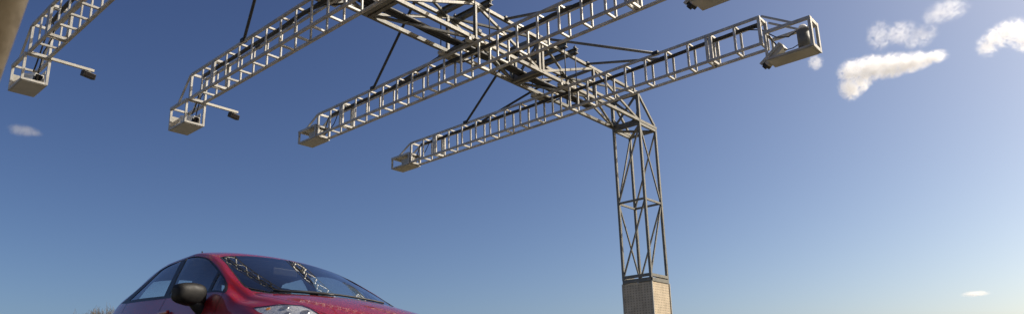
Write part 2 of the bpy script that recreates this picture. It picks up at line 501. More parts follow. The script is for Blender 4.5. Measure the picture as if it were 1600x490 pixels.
ARM_LABEL = ['aluminium ladder arm beside the leaning pole, leftmost of the four arms',
             'aluminium ladder arm second from the leaning pole, with hanging camera box',
             'aluminium ladder arm third from the leaning pole, its right end cut off by picture top',
             'aluminium ladder arm closest to the lattice tower, seen along its whole length']
ARM_X = -12.94
arms = []
NI = 20
for ai, ay in enumerate(ARM_Y):
    A = empty('ladder_arm', (ARM_X, ay, AZ), ARM_LABEL[ai], 'gantry arm', 'ladder arms hung from the gantry')
    arms.append(A)
    LEN = NI * AS
    for y in (0, AW):
        for z in (0, AH):
            bar('chord', (-.025, y, z), (LEN + .025, y, z), .042, .042, 'alu', A)
    for i in range(NI + 1):
        x = i * AS
        if i in (0, 2, 18, 20):
            frame_ring(A, x, d=.036)
            if i in (2, 18):
                frame_ring(A, x - .075, d=.034)
                for s, y in ((1, 0), (-1, AW)):
                    for z, t in ((0, 1), (AH, -1)):
                        poly_plate('gusset_plate', gusset_pts(s, t, .12), .010, 'x', 'alu', A, (x - .037, y + s * .02, z + t * .02))
            continue
        for y in (0, AW):
            bar('post', (x, y, .02), (x, y, AH - .02), .022, .040, 'alu', A)
        for z in (0, AH):
            bar('rung', (x, .02, z), (x, AW - .02, z), .038, .031, 'alu', A)
    # cages
    if ai < 2: cage(A, -.03, -1, .68, -.46, -.02, near_panel=True)
    else: cage(A, -.03, -1, .66, -.02, .24, roof=True)
    cgR = cage(A, LEN + .06, 1, .76, -.33 - (.05 if ai == 2 else 0), .16)
    if ai < 2:
        bar('outrigger', (-.02, AW + .03, .0), (-.02, AW + .70, .0), .045, .045, 'panel', A)
    side = ['on the arm beside the leaning pole', 'on the second arm from the pole', 'on the third arm from the pole', 'on the arm closest to the tower']
    arm_n = side[ai][3:]
    # cable along the arm
    pts = [(.25 + k * .35, AW * .42 + random.uniform(-.012, .012), AH - .075 + random.uniform(-.010, .010)) for k in range(26)]
    c = sweep('cable', [Vector(p) + Vector((ARM_X, ay, AZ)) for p in pts], .034, 'black')
    tag(c, 'black cable running ' + side[ai] + ', under its top rungs', 'cable', 'cables along the arms')
    W_ = lambda q: Vector(q) + Vector((ARM_X, ay, AZ))
    zc = -.30 if ai < 2 else .12
    sweep('cable_tail', [W_(q) for q in ((.30, AW * .42, AH - .08), (.16, AW * .5, AH - .10), (.06, AW * .62, AH - .20), (.0, AW * .6, AH - .33), (-.08, AW * .5, zc + .16), (-.18, AW * .5, zc + .06))], .013, 'black', c, 6)
    sweep('cable_tail', [W_(q) for q in ((.55, AW * .42, AH - .08), (.40, AW * .7, AH - .12), (.26, AW * .8, AH - .24), (.12, AW * .75, AH - .34), (.0, AW * .7, .08), (-.14, AW * .7, zc + .03))], .010, 'black', c, 6)
    xe = LEN + .06
    sweep('cable_tail', [W_(q) for q in ((xe - .35, AW * .42, AH - .08), (xe - .15, AW * .35, AH - .12), (xe, AW * .4, AH - .26), (xe + .10, AW * .5, .02), (xe + .18, AW * .55, -.12))], .013, 'black', c, 6)
    sweep('cable_tail', [W_(q) for q in ((xe - .35, AW * .42, AH - .08), (xe - .1, AW * .6, AH - .16), (xe + .15, AW * .55, .10), (xe + .35, AW * .5, .03), (xe + .55, AW * .45, .10))], .010, 'black', c, 6)
    # droopy feeds from the truss to the arm
    xm = XL + TW * .5
    for k, xx in enumerate((XL + .1, XR - .12)):
        p0 = Vector((xm - .1 + .2 * k, ay + AW + .4, ZB_ + .08)); p3 = Vector((xx + (.5 if k else -.5), ay + AW * .42, AZ + AH - .07))
        mid = Vector((xx + (.15 if k else -.15), ay + AW * .8, AZ + AH - .02))
        pp = [p0.lerp(mid, t / 6) + Vector((0, 0, -.06 * math.sin(t / 6 * math.pi))) for t in range(7)] + [mid.lerp(p3, t / 4) for t in range(1, 5)]
        s_ = sweep('cable_feed', [p - cb.location for p in pp], .016, 'black', cb, 6)
    # units in the cages
    O = Vector((ARM_X, ay, AZ))
    if ai < 2:
        camera_unit(O + Vector((-.36, AW * .5 + .02, -.30)), math.radians(15), math.radians(12), 'white camera in the hanging left box ' + side[ai], .9)
        cab = empty('lamp', O + Vector((-.02, AW + .62, -.10)), 'black infrared lamp on the outrigger ' + side[ai], 'lamp', 'lamps on the outriggers')
        cab.rotation_euler = (0, math.radians(14), math.radians(18))
        block('lamp_body', (0, 0, 0), (.10, .22, .10), 'black', cab, bev=.008)
        block('lamp_window', (.053, 0, 0), (.006, .19, .075), 'lens', cab)
        block('lamp_hanger', (0, 0, .062), (.03, .05, .03), 'steel', cab)
    else:
        cabL = block('control_box', O + Vector((-.24, AW * .5, .10)), (.36, .20, .15), 'panel', None, bev=.01)
        tag(cabL, 'grey control box in the left end cage ' + side[ai], 'control box', 'control boxes in the left cages')
    camera_unit(O + Vector((LEN + .15, AW * .55, -.215)), math.radians(180 - 8), math.radians(32), 'white camera in the right end cage ' + side[ai], 1.0, 'panel')
    cr = empty('control_cabinet', O + Vector((LEN + .06 + .60, AW * .45, -.32)), 'grey cabinet in the right end cage ' + side[ai], 'cabinet', 'cabinets in the right cages')
    pipe('cabinet_body', (0, 0, 0), (0, 0, .37), .105, 'steel_dark', cr, 28)
    pipe('cabinet_hood', (0, 0, .37), (0, 0, .46), .105, 'white', cr, 28, .05)
    sweep('lead', [(-.10, 0, .15), (-.2, .0, .12), (-.32, .01, .13), (-.42, .02, .18)], .008, 'black', cr, 6)
    # stays from the truss' top chords to the arm
    for sg, xt, xa in ((-1, XL, -11.0), (1, XR, -5.94)):
        for yy, dy, nm in ((0, -.75, 'nearer'), (AW, .62, 'farther')):
            a = Vector((xa, ay + yy, AZ + AH + .02)); b = Vector((xt, ay + yy + dy, ZU + .03))
            st = empty('stay_rod', a, 'dark stay rod, %s one on %s of %s' % (nm, 'left' if sg < 0 else 'right', arm_n), 'stay rod', 'stay rods bracing the arms')
            pipe('rod', (0, 0, 0), b - a, .027, 'dark' if sg < 0 else 'steel_dark', st, 10)
            block('clamp', (0, 0, 0), (.12, .09, .07), 'dark', st, bev=.01)
            block('clamp', b - a, (.10, .10, .08), 'dark', st, bev=.01)

# ---------------------------------------------------------------- leaning pole beside the lens
p_lo, p_hi = ray(-66, 102.6) * .9, ray(-23, -18) * .9
pd = (p_hi - p_lo).normalized()
camP = Vector((0, 0, CAM_H))
base = camP + p_lo + pd * ((gz(0) - .02 - CAM_H - p_lo.z) / pd.z)
pl = empty('leaning_pole', base, 'leaning weathered metal pole close to the lens, cut by the top left corner', 'pole')
pipe('shaft', (0, 0, 0), pd * 3.2, .046, 'post', pl, 32)
pipe('base_flange', (0, 0, 0), (0, 0, .04), .10, 'post', pl, 24)
pipe('cap', pd * 3.2, pd * 3.23, .05, 'post', pl, 24)

# ---------------------------------------------------------------- red hatchback
def paint_mat():
    m, t, b = new_mat('red_paint')
    tc = t.nodes.new('ShaderNodeTexCoord')
    n = t.nodes.new('ShaderNodeTexNoise'); n.inputs['Scale'].default_value = 900; n.inputs['Detail'].default_value = 1
    t.links.new(tc.outputs['Object'], n.inputs['Vector'])
    r = t.nodes.new('ShaderNodeValToRGB')
    r.color_ramp.elements[0].color = (.30, .004, .013, 1); r.color_ramp.elements[1].color = (.39, .008, .019, 1)
    t.links.new(n.outputs[0], r.inputs[0]); t.links.new(r.outputs[0], b.inputs['Base Color'])
    b.inputs['Metallic'].default_value = .35; b.inputs['Roughness'].default_value = .38
    b.inputs['Coat Weight'].default_value = 1.0; b.inputs['Coat Roughness'].default_value = .04
    return m
def glass_mat(name, tint, boost=1.0):
    m = bpy.data.materials.new(name); m.use_nodes = True
    t = m.node_tree; t.nodes.clear()
    o = t.nodes.new('ShaderNodeOutputMaterial'); mx = t.nodes.new('ShaderNodeMixShader')
    tr = t.nodes.new('ShaderNodeBsdfTransparent'); tr.inputs[0].default_value = (*tint, 1)
    gl = t.nodes.new('ShaderNodeBsdfGlossy'); gl.inputs['Roughness'].default_value = .015
    gl.inputs[0].default_value = (.95, .97, 1, 1)
    fr = t.nodes.new('ShaderNodeFresnel')
    ge = t.nodes.new('ShaderNodeNewGeometry'); io = t.nodes.new('ShaderNodeMapRange')      # a thin pane has no inside: same index from both faces
    io.inputs[3].default_value = 1.52; io.inputs[4].default_value = 1 / 1.52
    t.links.new(ge.outputs['Backfacing'], io.inputs[0]); t.links.new(io.outputs[0], fr.inputs[0])
    tw = t.nodes.new('ShaderNodeMath'); tw.operation = 'MULTIPLY'; tw.inputs[1].default_value = boost; tw.use_clamp = True   # both faces of the pane
    t.links.new(fr.outputs[0], tw.inputs[0])
    t.links.new(tw.outputs[0], mx.inputs[0]); t.links.new(tr.outputs[0], mx.inputs[1]); t.links.new(gl.outputs[0], mx.inputs[2])
    t.links.new(mx.outputs[0], o.inputs[0])
    return m
MAT['car_paint'] = paint_mat()
MAT['windshield'] = glass_mat('windshield_glass', (.84, .88, .87), 1.5)
MAT['window'] = glass_mat('side_glass', (.82, .87, .85), 1.5)
MAT['clear'] = glass_mat('headlight_cover', (.93, .94, .95), 1.0)
MAT['trim'] = metal('black_trim', (.010, .010, .011), (.02, .02, .02), .42, 0, 12)
MAT['plastic'] = metal('dark_plastic', (.012, .0115, .011), (.02, .019, .018), .5, 0, 40)
MAT['plastic'].node_tree.nodes['Principled BSDF'].inputs['Specular IOR Level'].default_value = .18
MAT['interior'] = metal('interior_lining', (.20, .195, .18), (.26, .25, .235), .9, 0, 12)
MAT['seat'] = metal('seat_fabric', (.03, .03, .032), (.05, .05, .052), .9, 0, 30)
MAT['chrome'] = metal('chrome', (.80, .80, .80), (.88, .88, .88), .16, 1.0, 20)
MAT['reflector'] = metal('faceted_reflector', (.82, .82, .82), (.97, .97, .97), .3, .55, 16, 1.0, 38)
MAT['silver'] = metal('wheel_silver', (.45, .45, .46), (.55, .55, .56), .35, .8, 10)
MAT['amber'] = metal('amber_lens', (.75, .28, .03), (.8, .32, .05), .3, 0, 10)
MAT['tail'] = metal('red_lens', (.35, .01, .01), (.45, .015, .015), .2, 0, 10)
XS=[0.00,.05,.22,.50,.80,.98,1.15,1.45,1.75,2.05,2.40,2.90,3.30,3.65,3.90,4.10,4.20]
ZC=[0.55, 0.617, 0.725, 0.837, 0.925, 0.969, 1.05, 1.196, 1.33, 1.438, 1.495, 1.486, 1.45, 1.37, 1.22, 0.98, 0.74]
Y2=[.42,.50,.58,.63,.67,.69,.69,.655,.61,.58,.565,.555,.54,.52,.53,.56,.50]
Z2=[0.52, 0.587, 0.69, 0.792, 0.865, 0.9, 0.97, 1.125, 1.273, 1.382, 1.435, 1.431, 1.39, 1.31, 1.169, 0.955, 0.73]
Y3=[.47,.55,.65,.72,.745,.755,.75,.715,.67,.64,.625,.615,.60,.58,.58,.60,.52]
Z3=[0.51, 0.572, 0.665, 0.762, 0.825, 0.855, 0.925, 1.1, 1.238, 1.342, 1.39, 1.383, 1.34, 1.252, 1.109, 0.92, 0.72]
Y4=[.54,.62,.73,.80,.825,.83,.825,.805,.80,.795,.79,.785,.77,.735,.70,.66,.55]
Z4=[0.5, 0.549, 0.626, 0.7, 0.779, 0.82, 0.9, 0.955, 0.975, 0.99, 1.005, 1.036, 1.06, 1.08, 1.0, 0.88, 0.73]
Y5=[.58,.67,.79,.855,.875,.88,.88,.88,.88,.88,.88,.88,.87,.85,.81,.74,.60]
Z5=[.46,.52,.60,.66,.68,.69,.70,.71,.72,.72,.73,.74,.75,.75,.74,.70,.62]
Y6=[.58,.67,.78,.85,.865,.87,.87,.87,.87,.87,.87,.87,.865,.85,.81,.74,.60]
Z6=[.36,.40,.42]+[.43]*12+[.43,.42]
Y7=[.50,.58,.70,.79,.80,.80,.80,.80,.80,.80,.80,.80,.80,.79,.75,.66,.52]
Z7=[.24,.22,.21]+[.20]*12+[.24,.28]
def pchip(xs,ys):
    xs=np.asarray(xs,float); ys=np.asarray(ys,float); h=np.diff(xs); d=np.diff(ys)/h
    m=np.zeros(len(xs)); m[0]=d[0]; m[-1]=d[-1]
    for i in range(1,len(xs)-1):
        if d[i-1]*d[i]>0:
            w1=2*h[i]+h[i-1]; w2=h[i]+2*h[i-1]; m[i]=(w1+w2)/(w1/d[i-1]+w2/d[i])
    def f(x):
        x=np.asarray(x,float); i=np.clip(np.searchsorted(xs,x)-1,0,len(h)-1); t=(x-xs[i])/h[i]; t2=t*t;t3=t2*t
        return (2*t3-3*t2+1)*ys[i]+(t3-2*t2+t)*h[i]*m[i]+(-2*t3+3*t2)*ys[i+1]+(t3-t2)*h[i]*m[i+1]
    return f
cols=[]
ZCa=np.array(ZC);Y2a=np.array(Y2);Z2a=np.array(Z2)
YS=[0*Y2a,Y2a*.55,Y2,Y3,Y4,Y5,Y6,Y7,np.array(Y7)*.6,0*Y2a]
ZS=[ZCa,ZCa-(ZCa-Z2a)*.27,Z2,Z3,Z4,Z5,Z6,Z7,np.array(Z7)-.01,np.array(Z7)-.01]
FY=[pchip(XS,y) for y in YS]; FZ=[pchip(XS,z) for z in ZS]
def S(xf,v):
    """surface point for arrays xf,v -> (N,3) : xf, y(half), z ; catmull in v"""
    xf=np.asarray(xf,float).ravel(); v=np.asarray(v,float).ravel()
    A=np.stack([f(xf) for f in FY],1); B=np.stack([f(xf) for f in FZ],1)
    A=np.concatenate([-A[:,1:2],A,-A[:,8:9]],1); B=np.concatenate([B[:,1:2],B,B[:,8:9]],1)
    i=np.clip(np.floor(v).astype(int),0,8); t=v-i; r=np.arange(len(xf))
    def cr(M):
        p0,p1,p2,p3=M[r,i],M[r,i+1],M[r,i+2],M[r,i+3]
        m1=(p2-p0)*.5; m2=(p3-p1)*.5
        # limit tangents
        d=p2-p1
        m1=np.where(np.abs(m1)>2*np.abs(d)+.01,np.sign(m1)*(2*np.abs(d)+.01),m1); m2=np.where(np.abs(m2)>2*np.abs(d)+.01,np.sign(m2)*(2*np.abs(d)+.01),m2)
        t2=t*t;t3=t2*t
        return (2*t3-3*t2+1)*p1+(t3-2*t2+t)*m1+(-2*t3+3*t2)*p2+(t3-t2)*m2
    return np.stack([xf,cr(A),cr(B)],1)

CX = 2.1
def to_local(P, side):
    return np.stack([CX - P[:, 0], P[:, 1] * side, P[:, 2]], 1)
def v_of_z(xf, z, lo=4.0, hi=7.6):
    for _ in range(40):
        mid = (lo + hi) / 2
        if S([xf], [mid])[0][2] > z: lo = mid
        else: hi = mid
    return (lo + hi) / 2
def circle_poly(xc, zc, r):
    pts = []
    for k in range(40):
        a = k / 40 * 2 * math.pi
        x, z = xc + r * math.cos(a), max(zc + r * math.sin(a), .14)
        pts.append((x, v_of_z(x, z) if z > .205 else 8.4))
    return pts
ARC = [(.87, -.1), (.875, .3), (.90, .7), (.965, 1.2), (1.06, 1.6), (1.175, 1.93)]
sh = lambda pts, d: [(x + d, v) for x, v in pts]
REG = {}
REG['windshield'] = ARC + [(1.5, 1.935), (1.845, 1.93), (1.88, 1.7), (1.90, 1.0), (1.905, -.1)]
REG['windshield_trim'] = [(.86, -.1), (.96, 1.2), (1.05, 1.6), (1.16, 1.975), (1.5, 1.985), (1.855, 1.975), (1.895, 1.7), (1.915, 1.0), (1.92, -.1)]
REG['cowl'] = sh(ARC[::-1], .002) + [(.80, -.1), (.805, .3), (.83, .7), (.89, 1.2), (.985, 1.6), (1.08, 1.93)]
REG['rear_glass'] = [(3.50, -.1), (3.49, 1.0), (3.52, 1.84), (3.95, 1.84), (4.0, 1.0), (4.01, -.1)]
REG['quarter_window'] = [(1.285, 3.86), (1.30, 3.60), (1.36, 3.35), (1.45, 3.21), (1.56, 3.20), (1.50, 3.89)]
REG['front_window'] = [(1.61, 3.17), (1.9, 3.06), (2.2, 3.0), (2.46, 2.97), (2.40, 3.5), (2.34, 3.90), (1.55, 3.90)]
REG['rear_window'] = [(2.57, 2.96), (2.8, 2.98), (2.98, 3.07), (3.16, 3.45), (3.34, 3.88), (2.45, 3.90), (2.50, 3.5)]
REG['window_trim'] = [(1.215, 3.80), (1.25, 3.48), (1.33, 3.20), (1.45, 3.12), (1.9, 2.98), (2.4, 2.89), (2.8, 2.89), (3.05, 2.99), (3.28, 3.32), (3.47, 3.68), (3.59, 3.94), (3.4, 3.975), (2.4, 3.975), (1.5, 3.975), (1.23, 3.95)]
REG['hood'] = [(.10, -.1), (.10, 1.2), (.14, 1.7), (.30, 1.90), (.6, 1.93), (1.0, 1.93)] + [(.975, 1.6), (.88, 1.2), (.82, .7), (.795, .3), (.79, -.1)]
REG['panel_gap'] = [(.093, -.1), (.093, 1.2), (.13, 1.74), (.295, 1.935), (.6, 1.965), (1.02, 1.965), (1.02, 1.88), (.982, 1.6), (.888, 1.2), (.828, .7), (.803, .3), (.798, -.1)]
REG['headlight'] = [(.76, 3.92), (.69, 3.53), (.61, 3.03), (.50, 2.33), (.45, 1.99), (.35, 1.98), (.24, 2.10), (.17, 2.5), (.13, 3.1), (.16, 3.7), (.3, 4.15), (.5, 4.25), (.66, 4.15)]
REG['wheel_well'] = None
W1 = circle_poly(.87, .31, .35); W2 = circle_poly(3.42, .31, .35)
REG['front_door'] = [(1.235, 3.985), (1.25, 5.0), (1.29, 6.6), (2.335, 6.6), (2.355, 5.0), (2.365, 3.985)]
REG['rear_door'] = [(2.375, 3.985), (2.365, 5.0), (2.345, 6.6), (2.98, 6.6), (3.06, 6.0), (3.25, 5.0), (3.34, 3.985)]
DG1 = [(1.227, 3.98), (1.242, 5.0), (1.28, 6.64), (2.99, 6.64), (3.068, 6.0), (3.258, 5.0), (3.348, 3.98)]
REG['tail_light'] = [(3.86, 3.3), (3.98, 3.1), (4.10, 3.2), (4.12, 4.6), (3.98, 4.75), (3.9, 4.2)]
POLYS = [(k, p) for k, p in REG.items() if p and k != 'panel_gap']
POLYS = [('wheel_well', W1), ('wheel_well', W2)] + POLYS + [('panel_gap', REG['panel_gap']), ('panel_gap', DG1)]
def inside(p, poly):
    c = False; x, y = p; j = len(poly) - 1
    for i in range(len(poly)):
        xi, yi = poly[i]; xj, yj = poly[j]
        if (yi > y) != (yj > y) and x < (xj - xi) * (y - yi) / (yj - yi) + xi: c = not c
        j = i
    return c

xg = np.unique(np.concatenate([np.linspace(0, .3, 13), np.linspace(.3, 2.1, 49), np.linspace(2.1, 3.5, 30), np.linspace(3.5, 4.2, 22)]))
vg = np.linspace(0, 9, 64)
bm = bmesh.new()
gv = [[bm.verts.new((x, v, 0)) for v in vg] for x in xg]
for i in range(len(xg) - 1):
    for j in range(len(vg) - 1):
        bm.faces.new((gv[i][j], gv[i + 1][j], gv[i + 1][j + 1], gv[i][j + 1]))
for nm, poly in POLYS:
    for a, b in zip(poly, poly[1:] + poly[:1]):
        if a[1] < -.05 and b[1] < -.05: continue
        x0, x1 = min(a[0], b[0]) - .001, max(a[0], b[0]) + .001
        y0, y1 = min(a[1], b[1]) - .001, max(a[1], b[1]) + .001
        fs = []
        for f in bm.faces:
            xs = [v.co.x for v in f.verts]; ys = [v.co.y for v in f.verts]
            if max(xs) >= x0 and min(xs) <= x1 and max(ys) >= y0 and min(ys) <= y1: fs.append(f)
        d = Vector((b[0] - a[0], b[1] - a[1], 0))
        if d.length < 1e-6 or not fs: continue
        no = Vector((-d.y, d.x, 0)).normalized()
        es = list({e for f in fs for e in f.edges}); vs = list({v for f in fs for v in f.verts})
        bmesh.ops.bisect_plane(bm, geom=fs + es + vs, dist=1e-5, plane_co=(a[0], a[1], 0), plane_no=no)
regions = {}
for f in bm.faces:
    c = f.calc_center_median()
    r_ = 'underbody' if c.y > 7.05 else 'body'
    for nm, poly in POLYS:
        if inside((c.x, c.y), poly): r_ = nm; break
    regions.setdefault(r_, []).append([(v.co.x, v.co.y) for v in f.verts])
bm.free()
def normals(xf, v):
    e = 2e-3
    xa, xb = np.clip(xf - e, 0, 4.2), np.clip(xf + e, 0, 4.2)
    va, vb = np.clip(v - e * 3, 0, 9), np.clip(v + e * 3, 0, 9)
    dx = S(xb, v) - S(xa, v); dv = S(xf, vb) - S(xf, va)
    n = np.cross(dv, dx)
    l = np.linalg.norm(n, axis=1); n[l > 0] /= l[l > 0, None]
    # outward
    P = S(xf, v); out = np.stack([0 * xf, P[:, 1], P[:, 2] - .65], 1)
    s = np.sign((n * out).sum(1)); s[s == 0] = 1
    return n * s[:, None]
def build(name, region, sides, mat, parent, off=0.0, fit=None):
    """mesh of one region; sides -1 = side facing the lens, +1 = far side"""
    vid = {}; verts = []; nrm = []; faces = []
    keys = sorted({(round(x, 6), round(v, 6)) for f in regions[region] for x, v in f})
    arr = np.array(keys); P = S(arr[:, 0], arr[:, 1]); N = normals(arr[:, 0], arr[:, 1])
    if region != 'underbody': N[arr[:, 1] < 1e-4, 1] = 0
    if fit:                                            # one smooth sheet: low-order surface through the region
        x0 = P[:, 0].mean(); X, Y2_ = P[:, 0] - x0, P[:, 1] ** 2
        terms = [(i, j) for i in range(fit[0] + 1) for j in range(fit[1] + 1)]
        A_ = np.stack([X ** i * Y2_ ** j for i, j in terms], 1)
        co, *_ = np.linalg.lstsq(A_, P[:, 2], rcond=None)
        P = P.copy(); P[:, 2] = A_ @ co
        dzx = sum(c * i * X ** max(i - 1, 0) * Y2_ ** j for c, (i, j) in zip(co, terms))
        dzy = sum(c * X ** i * j * Y2_ ** max(j - 1, 0) for c, (i, j) in zip(co, terms)) * 2 * P[:, 1]
        N = np.stack([-dzx, -dzy, np.ones(len(X))], 1); N /= np.linalg.norm(N, axis=1)[:, None]
    P2 = P + N * off
    base = 0
    for sd in sides:
        L = to_local(P2, sd); n = np.stack([-N[:, 0], N[:, 1] * sd, N[:, 2]], 1)
        idx = {}
        for i, k in enumerate(keys):
            if sd == sides[-1] and len(sides) == 2 and k[1] < 1e-4 and (sides[0], k) in vid:
                idx[k] = vid[(sides[0], k)]; continue
            vid[(sd, k)] = idx[k] = len(verts); verts.append(L[i]); nrm.append(n[i])
        for f in regions[region]:
            q = [idx[(round(x, 6), round(v, 6))] for x, v in f]
            p = np.array([verts[i] for i in q]); fn = np.zeros(3)
            for i in range(len(q)):
                fn += np.cross(p[i] - p[0], p[(i + 1) % len(q)] - p[0])
            an = sum(np.array(nrm[i]) for i in q)
            faces.append(q if np.dot(fn, an) > 0 else q[::-1])
    me = bpy.data.meshes.new(name)
    me.from_pydata([tuple(v) for v in verts], [], faces)
    me.update()
    me.polygons.foreach_set('use_smooth', [True] * len(faces))
    me.normals_split_custom_set_from_vertices([tuple(n) for n in nrm])
    return link(name, me, parent, mat)

CAR = empty('car', (0, 0, 0), 'shiny red five-door hatchback passing under the gantry', 'car')
cyaw = -0.0344
CAR.rotation_euler = (-math.radians(1.7), 0, cyaw)
CAR.location = (-3.816 - math.cos(cyaw) * CX, 3.332 - math.sin(cyaw) * CX, 0)
CAR.location.z = gz(CAR.location.y)
body = build('body', 'body', (-1, 1), 'car_paint', CAR)
build('underbody', 'underbody', (-1, 1), 'plastic', CAR)
hd = build('hood', 'hood', (-1, 1), 'car_paint', CAR, 0.0, (4, 3))
build('panel_gap', 'panel_gap', (-1, 1), 'trim', CAR, -.006)
build('cowl', 'cowl', (-1, 1), 'trim', CAR, -.006)
build('windshield_trim', 'windshield_trim', (-1, 1), 'trim', CAR, .001)
ws = build('windshield', 'windshield', (-1, 1), 'windshield', CAR, -.003, (2, 2))
build('rear_glass', 'rear_glass', (-1, 1), 'window', CAR, -.002)
for sd in (-1, 1):
    fd = build('front_door', 'front_door', (sd,), 'car_paint', CAR)
    rdr = build('rear_door', 'rear_door', (sd,), 'car_paint', CAR)
    build('window_trim', 'window_trim', (sd,), 'trim', CAR, -.001)
    for nm in ('quarter_window', 'front_window', 'rear_window'):
        build(nm, nm, (sd,), 'window', CAR, -.005)
    hl = build('headlight', 'headlight', (sd,), 'clear', CAR, .001)
    build('reflector', 'headlight', (sd,), 'reflector', hl, -.006)
    for xf_, v_, r_, mt in ((.50, 3.0, .030, 'silver'), (.33, 2.7, .030, 'silver'), (.62, 3.55, .016, 'amber'), (.42, 3.5, .022, 'silver')):
        p_, n_ = S([xf_], [v_])[0], normals(np.array([xf_]), np.array([v_]))[0]
        a_ = Vector(to_local(np.array([p_ - n_ * .030]), sd)[0]); b_ = Vector(to_local(np.array([p_ - n_ * .003]), sd)[0])
        pipe('bulb_housing', a_, b_, r_, mt, hl, 20)
    build('tail_light', 'tail_light', (sd,), 'tail', CAR, .002)
    # door handles
    for d_, xf in ((fd, 2.2), (rdr, 3.15)):
        p = Vector(to_local(S([xf], [4.45]), sd)[0])
        block('door_handle', p + Vector((0, sd * .018, 0)), (.20, .028, .03), 'car_paint', d_, bev=.012)
    # wheels
    for xf in (.87, 3.42):
        wc = Vector((CX - xf, sd * .765, .312))
        wh = link('wheel', None, CAR); wh.location = wc
        bmw = bmesh.new()
        prof = [(.205, -.10), (.26, -.105), (.295, -.09), (.312, -.06), (.315, 0), (.312, .06), (.295, .09), (.26, .105), (.205, .10)]
        n = 40; rings = [[bmw.verts.new((r * math.cos(k / n * 2 * math.pi), y, r * math.sin(k / n * 2 * math.pi))) for k in range(n)] for r, y in prof]
        for a, b in zip(rings, rings[1:]):
            for k in range(n):
                f = bmw.faces.new((a[k], a[(k + 1) % n], b[(k + 1) % n], b[k])); f.smooth = True
        bmesh.ops.recalc_face_normals(bmw, faces=bmw.faces)
        me = bpy.data.meshes.new('tyre'); bmw.to_mesh(me); bmw.free(); link('tyre', me, wh, 'black')
        bmw = bmesh.new()
        prof = [(.208, -.10), (.195, -.06), (.195, .07), (.208, .10)]
        rings = [[bmw.verts.new((r * math.cos(k / n * 2 * math.pi), y, r * math.sin(k / n * 2 * math.pi))) for k in range(n)] for r, y in prof]
        for a, b in zip(rings, rings[1:]):
            for k in range(n):
                f = bmw.faces.new((a[k], a[(k + 1) % n], b[(k + 1) % n], b[k])); f.smooth = True
        s = bmesh.ops.create_cone(bmw, cap_ends=True, segments=20, radius1=.06, radius2=.05, depth=.05)
        bmesh.ops.rotate(bmw, cent=(0, 0, 0), matrix=Matrix.Rotation(-sd * math.pi / 2, 3, 'X'), verts=s['verts'])
        bmesh.ops.translate(bmw, vec=(0, sd * .07, 0), verts=s['verts'])
        me = bpy.data.meshes.new('rim'); bmw.to_mesh(me); bmw.free(); link('rim', me, wh, 'silver')
        for k in range(5):
            a = k * 2 * math.pi / 5
            o = bar('spoke', (.04 * math.cos(a), sd * .065, .04 * math.sin(a)), (.2 * math.cos(a), sd * .075, .2 * math.sin(a)), .045, .02, 'silver', wh)
    # wheel-arch liners
    for xf in (.87, 3.42):
        bmw = bmesh.new(); n = 24
        ring = lambda y: [bmw.verts.new((CX - xf + .352 * math.cos(k / n * math.pi * 1.16 - .25), y, .31 + .352 * math.sin(k / n * math.pi * 1.16 - .25))) for k in range(n + 1)]
        a, b = ring(sd * .80), ring(sd * .45)
        for k in range(n): bmw.faces.new((a[k], a[k + 1], b[k + 1], b[k]))
        bmw.faces.new(b)
        me = bpy.data.meshes.new('wheel_arch'); bmw.to_mesh(me); bmw.free(); link('wheel_arch', me, CAR, 'plastic')
    # door mirror
    mc = Vector((CX - 1.51, sd * .955, .935))
    mrr = link('door_mirror', None, CAR); mrr.location = mc; mrr.rotation_euler = (0, 0, sd * math.radians(-12))
    bmw = bmesh.new(); s = bmesh.ops.create_icosphere(bmw, subdivisions=4, radius=1)
    for v in bmw.verts:
        x, y, z = v.co
        p_ = 4.2
        k = (abs(x) ** p_ + abs(y) ** p_ + abs(z) ** p_) ** (-1 / p_)
        x, y, z = x * k, y * k, z * k
        tap = 1 - .20 * max(0, sd * y)
        v.co = ((x * .075 if x > 0 else x * .06) * (1 - .25 * z * z * (x > 0)), y * .124, z * .086 * tap)
    for f in bmw.faces: f.smooth = True
    me = bpy.data.meshes.new('mirror_shell'); bmw.to_mesh(me); bmw.free(); link('mirror_shell', me, mrr, 'plastic')
    block('mirror_glass', (-.054, 0, 0), (.006, .17, .10), 'chrome', mrr, bev=.002)
    sweep('mirror_stalk', [(.01, -sd * .04, -.05), (.02, -sd * .07, -.085), (.03, -sd * .10, -.12), (.04, -sd * .14, -.14)], [.045, .045, .042, .04], 'plastic', mrr, 10)
# closing front and rear faces
for xf, nm in ((0.0, 'front_bumper'), (4.2, 'rear_bumper')):
    pts = S([xf] * 46, np.linspace(0, 9, 46))
    bmw = bmesh.new()
    L1 = [bmw.verts.new(p) for p in to_local(pts, -1)]; L2 = [bmw.verts.new(p) for p in to_local(pts, 1)]
    bmw.faces.new(L1 + L2[::-1][1:-1])
    me = bpy.data.meshes.new(nm); bmw.to_mesh(me); bmw.free(); link(nm, me, CAR, 'car_paint')
block('lower_grille', (CX + .006, 0, .33), (.02, .85, .14), 'trim', CAR, bev=.006)
block('upper_grille', (CX + .004, 0, .50), (.02, .7, .05), 'trim', CAR, bev=.006)
